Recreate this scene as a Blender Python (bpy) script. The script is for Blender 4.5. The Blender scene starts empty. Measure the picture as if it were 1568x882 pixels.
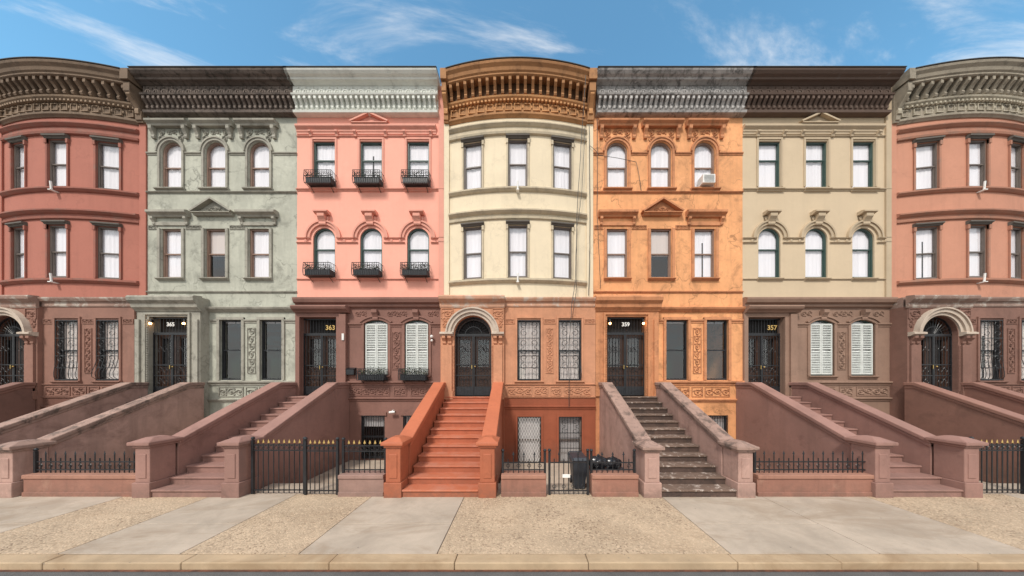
import bpy, math, random
from mathutils import Matrix, Vector
random.seed(7)
sc=bpy.context.scene
def L(r,g,b):
    f=lambda c:(c/255/12.92) if c/255<=0.04045 else ((c/255+0.055)/1.055)**2.4
    return (f(r),f(g),f(b),1)
# ---------------------------------------------------------------- materials
class N:
    def __init__(s,name):
        s.m=bpy.data.materials.new(name); s.m.use_nodes=True
        s.t=s.m.node_tree; s.n=s.t.nodes; s.l=s.t.links
        s.p=s.n['Principled BSDF']; s.out=s.n['Material Output']
        s.co=s.n.new('ShaderNodeTexCoord').outputs['Object']
    def link(s,a,b): s.l.new(a,b)
    def noise(s,scale,detail=5,rough=.6,vec=None,dist=0):
        n=s.n.new('ShaderNodeTexNoise'); n.inputs['Scale'].default_value=scale
        n.inputs['Detail'].default_value=detail; n.inputs['Roughness'].default_value=rough
        n.inputs['Distortion'].default_value=dist
        s.link(vec or s.co,n.inputs['Vector']); return n.outputs['Fac']
    def map(s,scale):
        m=s.n.new('ShaderNodeMapping'); m.inputs['Scale'].default_value=scale
        s.link(s.co,m.inputs['Vector']); return m.outputs['Vector']
    def ramp(s,fac,a,b,va=0,vb=1):
        r=s.n.new('ShaderNodeMapRange'); r.inputs[1].default_value=a; r.inputs[2].default_value=b
        r.inputs[3].default_value=va; r.inputs[4].default_value=vb; r.clamp=True
        s.link(fac,r.inputs[0]); return r.outputs[0]
    def mix(s,fac,a,b,mode='MIX'):
        m=s.n.new('ShaderNodeMix'); m.data_type='RGBA'; m.blend_type=mode
        if isinstance(fac,(int,float)): m.inputs[0].default_value=fac
        else: s.link(fac,m.inputs[0])
        for i,v in ((6,a),(7,b)):
            if isinstance(v,tuple): m.inputs[i].default_value=v
            else: s.link(v,m.inputs[i])
        return m.outputs[2]
    def math(s,op,a,b):
        m=s.n.new('ShaderNodeMath'); m.operation=op
        for i,v in ((0,a),(1,b)):
            if isinstance(v,(int,float)): m.inputs[i].default_value=v
            else: s.link(v,m.inputs[i])
        return m.outputs[0]
    def z(s):
        q=s.n.new('ShaderNodeSeparateXYZ'); s.link(s.co,q.inputs[0]); return q.outputs[2]
    def bump(s,h,st,dist=.02):
        b=s.n.new('ShaderNodeBump'); b.inputs['Strength'].default_value=st; b.inputs['Distance'].default_value=dist
        s.link(h,b.inputs['Height']); s.link(b.outputs[0],s.p.inputs['Normal'])
def k(c,f): return (min(1,c[0]*f),min(1,c[1]*f),min(1,c[2]*f),1)
def stucco(name,c,var=.12,streak=.25,stain=None,samt=0.,slo=.55,shi=.7,rough=.85,bump=.35,sscale=1.3,crack=0.,splash=0.):
    m=N(name)
    col=m.mix(m.ramp(m.noise(.7,5,.65),.35,.65),k(c,1-var),k(c,1+var))
    col=m.mix(m.ramp(m.noise(9,4,.7),.4,.7,0,.35),col,k(c,1-1.6*var))
    st=m.ramp(m.noise(1.0,5,.65,m.map((3.2,3.2,.28))),.5,.75,0,streak)
    col=m.mix(st,col,k(c,.55))
    if stain:
        s1=m.ramp(m.noise(sscale,7,.72,None,.6),slo,shi,0,samt)
        col=m.mix(s1,col,stain)
    if crack:
        v=m.n.new('ShaderNodeTexVoronoi'); v.feature='DISTANCE_TO_EDGE'; v.inputs['Scale'].default_value=.75
        va=m.n.new('ShaderNodeVectorMath'); va.operation='ADD'; nn_=m.n.new('ShaderNodeTexNoise'); nn_.inputs['Scale'].default_value=2.2; nn_.inputs['Detail'].default_value=6
        m.link(m.co,nn_.inputs['Vector']); m.link(m.co,va.inputs[0]); m.link(nn_.outputs['Color'],va.inputs[1]); m.link(va.outputs[0],v.inputs['Vector'])
        cf=m.math('MULTIPLY',m.ramp(v.outputs['Distance'],.0,.022,crack,0),m.ramp(m.noise(.9,3),.42,.58))
        col=m.mix(cf,col,k(c,.3))
        pf=m.ramp(m.noise(3.1,7,.75,None,1.2),.6,.65,0,crack*.5); col=m.mix(pf,col,(min(1,c[0]*1.2+.05),c[1]*1.22+.04,c[2]*1.25+.05,1))
    if splash:
        sp=m.math('MULTIPLY',m.ramp(m.z(),.0,.45,splash,0),m.ramp(m.noise(5,5,.7),.3,.6)); col=m.mix(sp,col,(.09,.07,.055,1))
    m.link(col,m.p.inputs['Base Color']); m.p.inputs['Roughness'].default_value=rough
    h=m.math('ADD',m.noise(45,2,.7),m.math('MULTIPLY',m.noise(3,5,.6),2.0))
    m.bump(h,bump,.012); return m.m
def plain(name,c,rough=.5,metal=0,var=.1,bump=.1):
    m=N(name); col=m.mix(m.ramp(m.noise(6,4,.7),.35,.65),k(c,1-var),k(c,1+var))
    m.link(col,m.p.inputs['Base Color']); m.p.inputs['Roughness'].default_value=rough
    m.p.inputs['Metallic'].default_value=metal; m.bump(m.noise(60,2),bump,.004); return m.m
def glassmat():
    m=N('window_glass'); g=m.n.new('ShaderNodeBsdfGlossy'); g.inputs['Roughness'].default_value=.02
    t=m.n.new('ShaderNodeBsdfTransparent'); mx=m.n.new('ShaderNodeMixShader')
    f=m.n.new('ShaderNodeLayerWeight'); f.inputs['Blend'].default_value=.5
    fac=m.math('ADD',m.math('MULTIPLY',m.math('POWER',f.outputs['Facing'],4.0),.75),.11)
    b=m.n.new('ShaderNodeBump'); b.inputs['Strength'].default_value=.12; b.inputs['Distance'].default_value=.02
    m.link(m.noise(1.6,2),b.inputs['Height']); m.link(b.outputs[0],g.inputs['Normal'])
    m.link(fac,mx.inputs[0]); m.link(t.outputs[0],mx.inputs[1]); m.link(g.outputs[0],mx.inputs[2])
    m.link(mx.outputs[0],m.out.inputs['Surface']); return m.m
M={}
M['glass']=glassmat()
def curtain_m(name,c):
    m=N(name); f=m.noise(1,3,.5,m.map((9,9,.25)))
    col=m.mix(m.ramp(f,.3,.7),k(c,.9),k(c,1.03)); m.link(col,m.p.inputs['Base Color'])
    m.p.inputs['Roughness'].default_value=.9; return m.m
M['curtain']=curtain_m('white_curtain',(.84,.82,.86,1))
M['curtain_grey']=curtain_m('grey_curtain',(.48,.46,.46,1))
M['curtain_warm']=curtain_m('cream_curtain',(.64,.56,.52,1))
M['iron']=plain('black_iron',(.018,.019,.022,1),.4,0,.3)
M['gold']=plain('gold_paint',(.60,.40,.14,1),.35,.5)
M['white']=plain('white_paint',(.78,.77,.74,1),.5)
M['shutter']=plain('shutter_paint',(.60,.62,.59,1),.55)
M['doorwood']=plain('dark_door_wood',(.06,.03,.02,1),.35)
M['dark']=plain('dark_interior',(.02,.018,.018,1),.9)
M['leaf']=plain('planter_leaves',(.05,.09,.03,1),.6,0,.5)
M['flower']=plain('planter_twigs',(.32,.30,.24,1),.7,0,.3)
M['plastic']=plain('bin_plastic',(.03,.035,.045,1),.4)
M['bag']=plain('bag_plastic',(.015,.015,.018,1),.25)
M['roof']=plain('roof_felt',(.06,.06,.06,1),.9)
M['brass']=plain('brass',(.6,.42,.16,1),.3,1)
M['cable']=plain('cable_rubber',(.05,.045,.04,1),.6)
def lampm():
    m=N('lit_lamp_glass'); m.p.inputs['Emission Color'].default_value=(1,.5,.16,1); m.p.inputs['Emission Strength'].default_value=16
    m.p.inputs['Base Color'].default_value=(.9,.7,.4,1); return m.m
M['lamp']=lampm()
# ---------------------------------------------------------------- builders
import bmesh
class MB:
    def __init__(s,name,mat,bevel=0,smooth=False):
        s.name,s.mat,s.v,s.f,s.T,s.bevel,s.smooth=name,mat,[],[],None,bevel,smooth
    def add(s,vs,fs):
        o=len(s.v)
        if s.T is not None: vs=[tuple(s.T@Vector(v)) for v in vs]
        s.v+=list(vs); s.f+=[tuple(i+o for i in f) for f in fs]
    def obj(s,parent):
        me=bpy.data.meshes.new(s.name); me.from_pydata(s.v,[],s.f)
        bm=bmesh.new(); bm.from_mesh(me)
        bmesh.ops.recalc_face_normals(bm,faces=bm.faces); bm.to_mesh(me); bm.free()
        me.materials.append(s.mat); ob=bpy.data.objects.new(s.name,me); sc.collection.objects.link(ob)
        if s.smooth:
            for p in me.polygons: p.use_smooth=True
        if parent: ob.parent=parent
        if s.bevel:
            md=ob.modifiers.new('bevel','BEVEL'); md.width=s.bevel; md.segments=2; md.limit_method='ANGLE'; md.angle_limit=.6
        return ob
OX=0.0
class G:
    """a real-world object: an Empty with part meshes"""
    def __init__(s,name,ox=None):
        s.e=bpy.data.objects.new(name,None); sc.collection.objects.link(s.e); s.b={}
        s.T=Matrix.Translation((OX,0,0)) if OX else None
    def __call__(s,part,mat,bevel=0,smooth=False):
        key=(part,mat.name)
        if key not in s.b:
            s.b[key]=MB(part,mat,bevel,smooth); s.b[key].T=s.T
        return s.b[key]
    def done(s):
        for b in s.b.values():
            if b.v: b.obj(s.e)
BF=[(0,1,2,3),(4,7,6,5),(0,4,5,1),(1,5,6,2),(2,6,7,3),(3,7,4,0)]
def box(b,x0,x1,y0,y1,z0,z1):
    b.add([(x0,y0,z0),(x1,y0,z0),(x1,y1,z0),(x0,y1,z0),(x0,y0,z1),(x1,y0,z1),(x1,y1,z1),(x0,y1,z1)],BF)
def prism_xz(b,pts,y0,y1):
    n=len(pts); b.add([(x,y0,z) for x,z in pts]+[(x,y1,z) for x,z in pts],
      [tuple(range(n)),tuple(range(2*n-1,n-1,-1))]+[(i,(i+1)%n,n+(i+1)%n,n+i) for i in range(n)])
def prism_yz(b,pts,x0,x1):
    n=len(pts); b.add([(x0,y,z) for y,z in pts]+[(x1,y,z) for y,z in pts],
      [tuple(range(n)),tuple(range(2*n-1,n-1,-1))]+[(i,(i+1)%n,n+(i+1)%n,n+i) for i in range(n)])
def tube(b,pts,r,n=6):
    vs=[];fs=[]; P=[Vector(p) for p in pts]
    for i,p in enumerate(P):
        t=(P[min(i+1,len(P)-1)]-P[max(i-1,0)]).normalized()
        a=t.cross(Vector((0,1,0)))
        if a.length<.1: a=t.cross(Vector((1,0,0)))
        a.normalize(); c=t.cross(a)
        for j in range(n):
            q=p+(a*math.cos(2*math.pi*j/n)+c*math.sin(2*math.pi*j/n))*r; vs.append(tuple(q))
    for i in range(len(P)-1):
        for j in range(n): fs.append((i*n+j,i*n+(j+1)%n,(i+1)*n+(j+1)%n,(i+1)*n+j))
    fs.append(tuple(range(n))); fs.append(tuple(range(len(P)*n-1,(len(P)-1)*n-1,-1)))
    b.add(vs,fs)
def ring(b,cx,zs,r0,r1,y0,y1,a0=0,a1=math.pi,n=22):
    vs=[];fs=[]
    for i in range(n+1):
        a=a0+(a1-a0)*i/n; c,s_=math.cos(a),math.sin(a)
        vs+=[(cx+r0*c,y0,zs+r0*s_),(cx+r1*c,y0,zs+r1*s_),(cx+r1*c,y1,zs+r1*s_),(cx+r0*c,y1,zs+r0*s_)]
    for i in range(n):
        for j in range(4): fs.append((i*4+j,i*4+(j+1)%4,(i+1)*4+(j+1)%4,(i+1)*4+j))
    fs.append((0,1,2,3)); fs.append((n*4+3,n*4+2,n*4+1,n*4)); b.add(vs,fs)
def sphere(b,c,r,sx=1,sy=1,sz=1,n=10,m=6):
    vs=[];fs=[]
    for i in range(m+1):
        t=math.pi*i/m
        for j in range(n):
            a=2*math.pi*j/n; vs.append((c[0]+r*sx*math.sin(t)*math.cos(a),c[1]+r*sy*math.sin(t)*math.sin(a),c[2]+r*sz*math.cos(t)))
    for i in range(m):
        for j in range(n): fs.append((i*n+j,i*n+(j+1)%n,(i+1)*n+(j+1)%n,(i+1)*n+j))
    b.add(vs,fs)
def optop(o,x):
    kind=o[4]
    xa,xb,zb,zt=o[:4]; cx=(xa+xb)/2; h=(xb-xa)/2
    if kind=='rect': return zt
    rise=h if kind=='round' else h*.32
    R=(h*h+rise*rise)/(2*rise)
    return zt-R+math.sqrt(max(0,R*R-(x-cx)**2))
def wall(b,x0,x1,z0,z1,yf,ops,rv=.2,sub=0,rb=None):
    if not callable(yf):
        y_=yf; yf=lambda x:y_
    cuts={round(x0,5),round(x1,5)}
    for o in ops:
        n=1 if o[4]=='rect' else 16
        for i in range(n+1):
            t=i/n if n==1 else .5-.5*math.cos(math.pi*i/n)
            cuts.add(round(o[0]+(o[1]-o[0])*t,5))
    if sub:
        for i in range(1,sub): cuts.add(round(x0+(x1-x0)*i/sub,5))
    cs=sorted(cuts)
    for a,c in zip(cs,cs[1:]):
        if c-a<1e-5: continue
        mid=(a+c)/2; cov=sorted([o for o in ops if o[0]<mid<o[1]],key=lambda o:o[2])
        la,lc=z0,z0
        for o in cov:
            b.add([(a,yf(a),la),(c,yf(c),lc),(c,yf(c),o[2]),(a,yf(a),o[2])],[(0,1,2,3)])
            ta,tc=optop(o,a),optop(o,c)
            r=rb or b
            r.add([(a,yf(a),ta),(c,yf(c),tc),(c,yf(c)+rv,tc),(a,yf(a)+rv,ta)],[(0,1,2,3)])
            r.add([(a,yf(a),o[2]),(c,yf(c),o[2]),(c,yf(c)+rv,o[2]),(a,yf(a)+rv,o[2])],[(3,2,1,0)])
            la,lc=ta,tc
        b.add([(a,yf(a),la),(c,yf(c),lc),(c,yf(c),z1),(a,yf(a),z1)],[(0,1,2,3)])
    for o in ops:
        for x in (o[0],o[1]):
            t=optop(o,x); (rb or b).add([(x,yf(x),o[2]),(x,yf(x)+rv,o[2]),(x,yf(x)+rv,t),(x,yf(x),t)],[(0,1,2,3)])
def mould(b,x0,x1,yf,prof,n=1,ret=True):
    if not callable(yf):
        y_=yf; yf=lambda x:y_
    pr=[(-.03,prof[0][1])]+prof+[(-.03,prof[-1][1])]; m=len(pr); vs=[];fs=[]
    for i in range(n+1):
        x=x0+(x1-x0)*i/n
        vs+=[(x,yf(x)-o,z) for o,z in pr]
    for i in range(n):
        for j in range(m): fs.append((i*m+j,i*m+(j+1)%m,(i+1)*m+(j+1)%m,(i+1)*m+j))
    fs.append(tuple(range(m))); fs.append(tuple(range((n+1)*m-1,n*m-1,-1))); b.add(vs,fs)
def belt(b,x0,x1,yf,z0,z1,off,n=1):
    h=z1-z0
    mould(b,x0,x1,yf,[(off*.35,z0),(off*.4,z0+h*.3),(off*.8,z0+h*.5),(off,z0+h*.62),(off,z0+h*.92),(off*.6,z1)],n)
def console(b,xc,w,y,ot,ob,z0,z1):
    h=z1-z0
    prism_yz(b,[(y,z0),(y-ob,z0+.02*h),(y-ob*1.25,z0+h*.15),(y-ob,z0+h*.3),(y-(ob+ot)*.45,z0+h*.5),(y-ot,z0+h*.72),(y-ot,z1),(y,z1)],xc-w/2,xc+w/2)
def carved(b,x0,x1,z0,z1,Y,frame=True,r=None):
    w,h=x1-x0,z1-z0
    if frame:
        t=.025
        for q in ((x0,x1,z0,z0+t),(x0,x1,z1-t,z1),(x0,x0+t,z0+t,z1-t),(x1-t,x1,z0+t,z1-t)): box(b,q[0],q[1],Y-.025,Y+.01,q[2],q[3])
    vert=h>w; LL,s=(h,w) if vert else (w,h); s2=s*.36
    r=r or max(.009,s*.055); n=max(1,int(round(LL/(s*.85)))); st=LL/n
    def P(u,v):
        return ((x0+x1)/2+v,Y-.012,z0+u) if vert else (x0+u,Y-.012,(z0+z1)/2+v)
    pts=[]
    for i in range(n*8+1):
        u=.03+(LL-.06)*i/(n*8); pts.append(P(u,s2*.55*math.sin(u/st*math.pi)))
    tube(b,pts,r*.9,4)
    for i in range(n):
        sg=1 if i%2 else -1; cu=(i+.5)*st; ph=random.uniform(-.3,.3); pts=[]
        for j in range(15):
            t=j/14; a=ph+sg*t*8.5; rr=s2*(1-.82*t); pts.append(P(cu+rr*math.cos(a)*min(1.15,st/(2*s2)),rr*math.sin(a)))
        tube(b,pts,r,4)
        c=P(cu,0); sphere(b,c,r*1.7,n=6,m=4)
        for q in (-1,1):
            c=P(cu+st*.38,q*s2*.75); sphere(b,c,r*1.6,1.3,.7,1.3,6,4)
def window(H,cx,zb,zt,w,Y,ang=0,kind='rect',frame=None,curt='curtain',cb=None,rec=.1,meet=.5,glass=True):
    ang+=random.uniform(-.006,.006)
    T=(H.T or Matrix.Identity(4))@Matrix.Translation((cx,Y,0))@Matrix.Rotation(ang,4,'Z')
    fb=H('window_frames',frame); gb=H('window_glass',M['glass']); cbu=H('curtains',M[curt])
    old=fb.T; fb.T=gb.T=cbu.T=T
    h=w/2; t=.05; y0=rec-.045; y1=rec+.04
    zs=zt if kind=='rect' else (zt-h if kind=='round' else zt-h*.32)
    box(fb,-h,-h+t,y0,y1,zb,zs); box(fb,h-t,h,y0,y1,zb,zs)
    box(fb,-h+t,h-t,y0-.015,y1,zb,zb+t*1.3)
    if kind=='rect': box(fb,-h+t,h-t,y0,y1,zt-t,zt)
    elif kind=='round': ring(fb,0,zs,h-t,h,y0,y1)
    else:
        rise=h*.32; R=(h*h+rise*rise)/(2*rise); a=math.asin(h/R); ring(fb,0,zt-R,R-t,R,y0,y1,math.pi/2-a,math.pi/2+a)
    zm=zb+(zt-zb)*meet
    box(fb,-h+t,h-t,y0+.02,y1-.01,zm-.022,zm+.022)
    box(fb,-h+t,-h+t+.025,y0+.035,y1,zb+t,zm); box(fb,h-t-.025,h-t,y0+.035,y1,zb+t,zm)
    gy=rec+.01; o=(-h,h,zb,zt,kind); vs=[(-h+t*.5,gy,zb+t),(h-t*.5,gy,zb+t)]
    n=1 if kind=='rect' else 14
    for i in range(n+1):
        x=(h-t*.5)-(w-t)*i/n; vs.append((x,gy,optop(o,x)-t*.4))
    gb.add(vs,[tuple(range(len(vs)))])
    zc=cb if cb is not None else zb; n=44; vs=[];fs=[]; ph=random.random()*6; fr=random.uniform(38,60)
    H_=h-.005; gap=random.choice((0,0,0,.03)); am=random.uniform(.35,1)
    nz=4
    for kz in range(nz+1):
        z=zc+(zt-zc)*kz/nz
        for i in range(n+1):
            x=-H_+2*H_*i/n; vs.append((x,rec+.055+am*(.006*math.sin(fr*x+ph+.3*kz)+.006*math.sin(17*x+ph*2)),z))
    for kz in range(nz):
        for i in range(n):
            if gap and abs(i-n/2)<1.2 and kz<3: continue
            q=kz*(n+1)+i; fs.append((q,q+1,q+n+2,q+n+1))
    cbu.add(vs,fs)
    fb.T=gb.T=cbu.T=old
def grille(b,x0,x1,z0,z1,Y,n=7,scroll=True,belly=0,rails=(0,.5,1),r=.009):
    for i in range(n):
        x=x0+(x1-x0)*i/(n-1)
        if belly: tube(b,[(x,Y,z1),(x,Y,z0+.75),(x,Y-belly*.4,z0+.5),(x,Y-belly,z0+.25),(x,Y-belly*.9,z0+.1),(x,Y,z0)],r,5)
        else: tube(b,[(x,Y,z0),(x,Y,z1)],r,5)
    for q in rails:
        z=z0+(z1-z0)*q; box(b,x0,x1,Y-.012,Y+.012,z-.012,z+.012)
    if scroll:
        for zc in scroll:
            for sg in (-1,1):
                for s2 in (-1,1):
                    cx=(x0+x1)/2+sg*(x1-x0)*.22; R=(x1-x0)*.19; pts=[]
                    for j in range(16):
                        t=j/15; a=-s2*math.pi/2+sg*s2*t*7; rr=R*(1-.75*t)
                        pts.append((cx+rr*math.cos(a),Y-.015,z0+(z1-z0)*zc+s2*R*1.0+rr*math.sin(a)*.9))
                    tube(b,pts,r*.9,4)
def shell(H,x0,x1,mat,back=12,zt=13.8,zb=-.8):
    b=H('party_walls',mat)
    e=.004
    for x in (x0+e,x1-e-.2): box(b,x,x+.2,.28,back,zb,zt-.02)
    box(b,x0+.2,x1-.2,back-.2,back-.01,zb,zt-.02)
    r=H('roof',M['roof']); box(r,x0+e,x1-e,.02,back,zt,zt+.12)
    fl=H('floors',M['dark'])
    for z in (-.78,2.0,5.4,9.2): box(fl,x0+.21,x1-.21,.3,back-.21,z,z+.1)
    box(fl,x0+.21,x1-.21,2.2,2.25,-.5,13.6)
def planter(cx,z,Y,w=.95,h=.46):
    g=G('window_box'); b=g('iron_basket',M['iron']); d=.34
    x0,x1=cx-w/2,cx+w/2; y1=Y-.02; y0=Y-d
    box(g('trough',M['iron']),x0+.04,x1-.04,y0+.04,y1,z,z+h*.5)
    for q in (0,.55,1):
        zz=z+h*q; tube(b,[(x0,y1,zz),(x0,y0,zz),(x1,y0,zz),(x1,y1,zz)],.012,5)
    n=13
    for i in range(n):
        x=x0+w*i/(n-1); tube(b,[(x,y0,z),(x,y0-.03,z+h*.3),(x,y0,z+h)],.009,4)
        if i<n-1:
            pts=[(x+w/(n-1)/2+.028*math.cos(a/6*math.pi*2),y0,z+h*.78+.04*math.sin(a/6*math.pi*2)) for a in range(7)]
            tube(b,pts,.007,4)
    for i in range(4):
        y=y0+d*i/4
        for x in (x0,x1): tube(b,[(x,y,z),(x,y,z+h)],.008,4)
    for x in (x0+.12,x1-.12): tube(b,[(x,Y,z-.16),(x,y0+.1,z-.02)],.012,4)
    lf=g('leaves',M['leaf']); tw=g('twigs',M['flower'])
    for i in range(230):
        x=random.uniform(x0+.03,x1-.03); y=random.uniform(y0+.02,y1-.03); zz=z+h*.55+abs(random.gauss(0,.1)); s=random.uniform(.02,.05)
        a,b2=random.uniform(0,6.28),random.uniform(-.8,.8)
        dx,dy,dz=math.cos(a)*s,math.sin(a)*s,b2*s
        (lf if random.random()<.68 else tw).add([(x,y,zz),(x+dx-dy*.4,y+dy+dx*.4,zz+dz+.01),(x+2*dx,y+2*dy*.4,zz+2*dz),(x+dx+dy*.4,y+dy-dx*.4,zz+dz-.01)],[(0,1,2,3)])
    g.done()
def number(H,txt,x,z,Y,s=.2,mat='gold'):
    cu=bpy.data.curves.new('house_number','FONT'); cu.body=txt; cu.size=s; cu.extrude=.008; cu.align_x='CENTER'; cu.offset=.004
    o=bpy.data.objects.new('house_number',cu); sc.collection.objects.link(o); o.location=(x+OX,Y,z); o.rotation_euler=(math.pi/2,0,0)
    cu.materials.append(M[mat]); o.parent=H.e
def irondoor(H,x0,x1,z0,z1,Y,kind='rect',spr=None):
    d=H('door_leaves',M['doorwood']); g=H('door_iron_gate',M['iron']); gl=H('window_glass',M['glass'])
    cx=(x0+x1)/2; zt=spr if spr else z1-.62
    box(H('door_back',M['dark']),x0-.02,x1+.02,Y+.22,Y+.26,z0,z1+.02)
    for a,c in ((x0,cx-.006),(cx+.006,x1)):
        t=.13
        box(d,a,a+t,Y+.12,Y+.17,z0,zt); box(d,c-t,c,Y+.12,Y+.17,z0,zt)
        for q in ((z0,z0+.25),(z0+.95,z0+1.1),(zt-.15,zt)): box(d,a+t,c-t,Y+.12,Y+.17,q[0],q[1])
        box(d,a+t,c-t,Y+.14,Y+.16,z0+.25,z0+.95)
        box(d,a+t+.06,c-t-.06,Y+.125,Y+.14,z0+.33,z0+.87)
        gl.add([(a+t,Y+.15,z0+1.1),(c-t,Y+.15,z0+1.1),(c-t,Y+.15,zt-.15),(a+t,Y+.15,zt-.15)],[(0,1,2,3)])
        f=.035
        box(g,a,a+f,Y-.02,Y+.02,z0+.02,zt); box(g,c-f,c,Y-.02,Y+.02,z0+.02,zt)
        for z in (z0+.03,z0+.75,z0+1.15,zt-.04): box(g,a+f,c-f,Y-.017,Y+.017,z,z+.035)
        box(g,a+f,c-f,Y-.004,Y+.004,z0+.06,z0+.36)
        n=6
        for i in range(1,n):
            x=a+(c-a)*i/n; tube(g,[(x,Y,z0+.05),(x,Y,zt)],.009,5)
        for zc in (z0+.55,z0+.97,z0+1.75):
            for s in (-1,1):
                R=(c-a)*.17; pts=[]
                for j in range(14):
                    t=j/13; an=math.pi/2+s*t*7; rr=R*(1-.75*t); pts.append(((a+c)/2+s*R+rr*math.cos(an),Y-.012,zc+rr*math.sin(an)))
                tube(g,pts,.008,4)
    box(H('door_knobs',M['brass']),cx-.07,cx-.045,Y-.05,Y-.02,z0+1.02,z0+1.16); sphere(H('door_knobs',M['brass']),(cx+.06,Y-.05,z0+1.1),.03)
    box(g,x0,x1,Y-.02,Y+.02,zt,zt+.05); box(d,x0,x1,Y+.1,Y+.17,zt,zt+.07)
    if kind=='round':
        r=(x1-x0)/2; ring(g,cx,zt,r-.04,r,Y-.02,Y+.02); ring(d,cx,zt,r-.1,r,Y+.1,Y+.17); ring(g,cx,zt,r*.45,r*.45+.02,Y-.01,Y+.01)
        for i in range(1,14):
            a=math.pi*i/14; tube(g,[(cx+.08*math.cos(a),Y,zt+.08*math.sin(a)),(cx+(r-.03)*math.cos(a),Y,zt+(r-.03)*math.sin(a))],.008,4)
    else:
        for i in range(13):
            x=x0+.03+(x1-x0-.06)*i/12; tube(g,[(x,Y,zt),(x,Y,z1)],.009,4)
        box(g,x0,x1,Y-.02,Y+.02,z1-.05,z1)
def stoop(xi0,xi1,mt,ms,mc,ytop=-.54,ybot=-4.17,zt=2.1,wall_y=-.36,nh=1.3,cw=.34,trd=None):
    g=G('stone_stoop'); s=g('step_risers',ms,.012); td=g('step_treads',trd or ms,.014); n=12; rs=zt/n; tr=(ytop-ybot)/(n-1)
    for i in range(n):
        y=ybot+tr*i; z=rs*(i+1)
        yb_=y+tr+.02 if i<n-1 else wall_y+.25
        jx=random.uniform(-.006,.006)
        box(s,xi0+.002,xi1-.002,y+jx,yb_+.03,z-rs-.05,z-.045)
        box(td,xi0+.002,xi1-.002,y-.03+jx,yb_,z-.045,z)
    for side,(a,c) in enumerate(((xi0-cw,xi0),(xi1,xi1+cw))):
        w=g('cheek_walls',mc,.01); t=g('copings',mt,.02)
        zt2=2.5; yb_=ybot+.5; zb=1.12; wy=wall_y-.005
        prism_yz(w,[(wy,-.5),(yb_,-.5),(yb_,zb),(ytop-.2,zt2),(wy,zt2)],a+.03,c-.03)
        prism_yz(t,[(wy,zt2),(ytop-.2,zt2),(yb_,zb),(yb_,zb+.11),(ytop-.2-.03,zt2+.12),(wy,zt2+.12)],a-.02,c+.02)
        prism_yz(t,[(wy,zt2-.1),(ytop-.21,zt2-.1),(yb_,zb-.1),(yb_,zb),(ytop-.2,zt2),(wy,zt2)],a+.01,c-.01)
        nx0,nx1=a-.07,c+.07
        if side==0: nx1=c
        else: nx0=a
        ny0,ny1=ybot-.05,ybot+.5; p=g('newel_posts',mc,.012); q=g('newel_caps',mt,.015)
        box(p,nx0,nx1,ny0,ny1,-.02,.34); box(p,nx0+.035,nx1-.035,ny0+.035,ny1-.035,.34,nh-.16)
        box(p,nx0+.11,nx1-.11,ny0+.018,ny0+.05,.44,nh-.3)
        box(q,nx0+.0,nx1-.0,ny0+.0,ny1-.0,nh-.16,nh-.1)
        box(q,nx0-.05,nx1+.05,ny0-.05,ny1+.05,nh-.1,nh-.02)
        cx,cy=(nx0+nx1)/2,(ny0+ny1)/2; hw,hd=(nx1-nx0)/2+.03,(ny1-ny0)/2+.03
        q.add([(cx-hw,cy-hd,nh-.02),(cx+hw,cy-hd,nh-.02),(cx+hw,cy+hd,nh-.02),(cx-hw,cy+hd,nh-.02),(cx-hw*.4,cy-hd*.4,nh+.06),(cx+hw*.4,cy-hd*.4,nh+.06),(cx+hw*.4,cy+hd*.4,nh+.06),(cx-hw*.4,cy+hd*.4,nh+.06)],BF)
    g.done()
def fence(x0,x1,z0,z1,Y,gold=False,name='iron_fence',step=.115,posts=True):
    g=G(name); b=g('pickets',M['iron']); n=max(2,int((x1-x0)/step))
    for i in range(n+1):
        x=x0+(x1-x0)*i/n; zz=z1-(0 if i%2==0 else .1 if not gold else 0)
        tube(b,[(x,Y,z0),(x,Y,zz)],.011,6)
        if i%2==0 or gold:
            f=g('finials',M['gold'] if gold else M['iron']); f.add([(x-.028,Y,zz),(x,Y-.012,zz-.02),(x+.028,Y,zz),(x,Y+.012,zz-.02),(x,Y,zz+.08)],[(0,1,4),(1,2,4),(2,3,4),(3,0,4),(3,2,1,0)])
        if i<n and i%2==0 and not gold:
            xm=x+(x1-x0)/n; R=.04
            tube(b,[(xm+R*math.cos(a*.7),Y,z0+.17+R*math.sin(a*.7)) for a in range(10)],.007,4)
        if gold and i<n:
            xm=x+(x1-x0)/n/2; R=.04
            tube(b,[(xm+R*math.cos(a*.7),Y,z1-.12+R*math.sin(a*.7)) for a in range(10)],.007,4)
    for z in (z0+.06,z1-.2): box(b,x0,x1,Y-.012,Y+.012,z,z+.025)
    if gold: box(b,x0,x1,Y-.012,Y+.012,z1-.07,z1-.045)
    if posts:
        for x in (x0,x1):
            box(b,x-.025,x+.025,Y-.025,Y+.025,z0-.02,z1+.06); sphere(b,(x,Y,z1+.1),.04)
    g.done()
def lowwall(x0,x1,mt,mc,Y0=-4.13,Y1=-3.85,zt=.5):
    g=G('low_garden_wall'); box(g('wall',mc,.01),x0,x1,Y0,Y1,-.5,zt-.09); box(g('coping',mt,.012),x0,x1,Y0-.03,Y1+.03,zt-.09,zt)
    box(g('plinth',mc,.01),x0,x1,Y0-.025,Y0+.01,-.02,.1); g.done()
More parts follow.
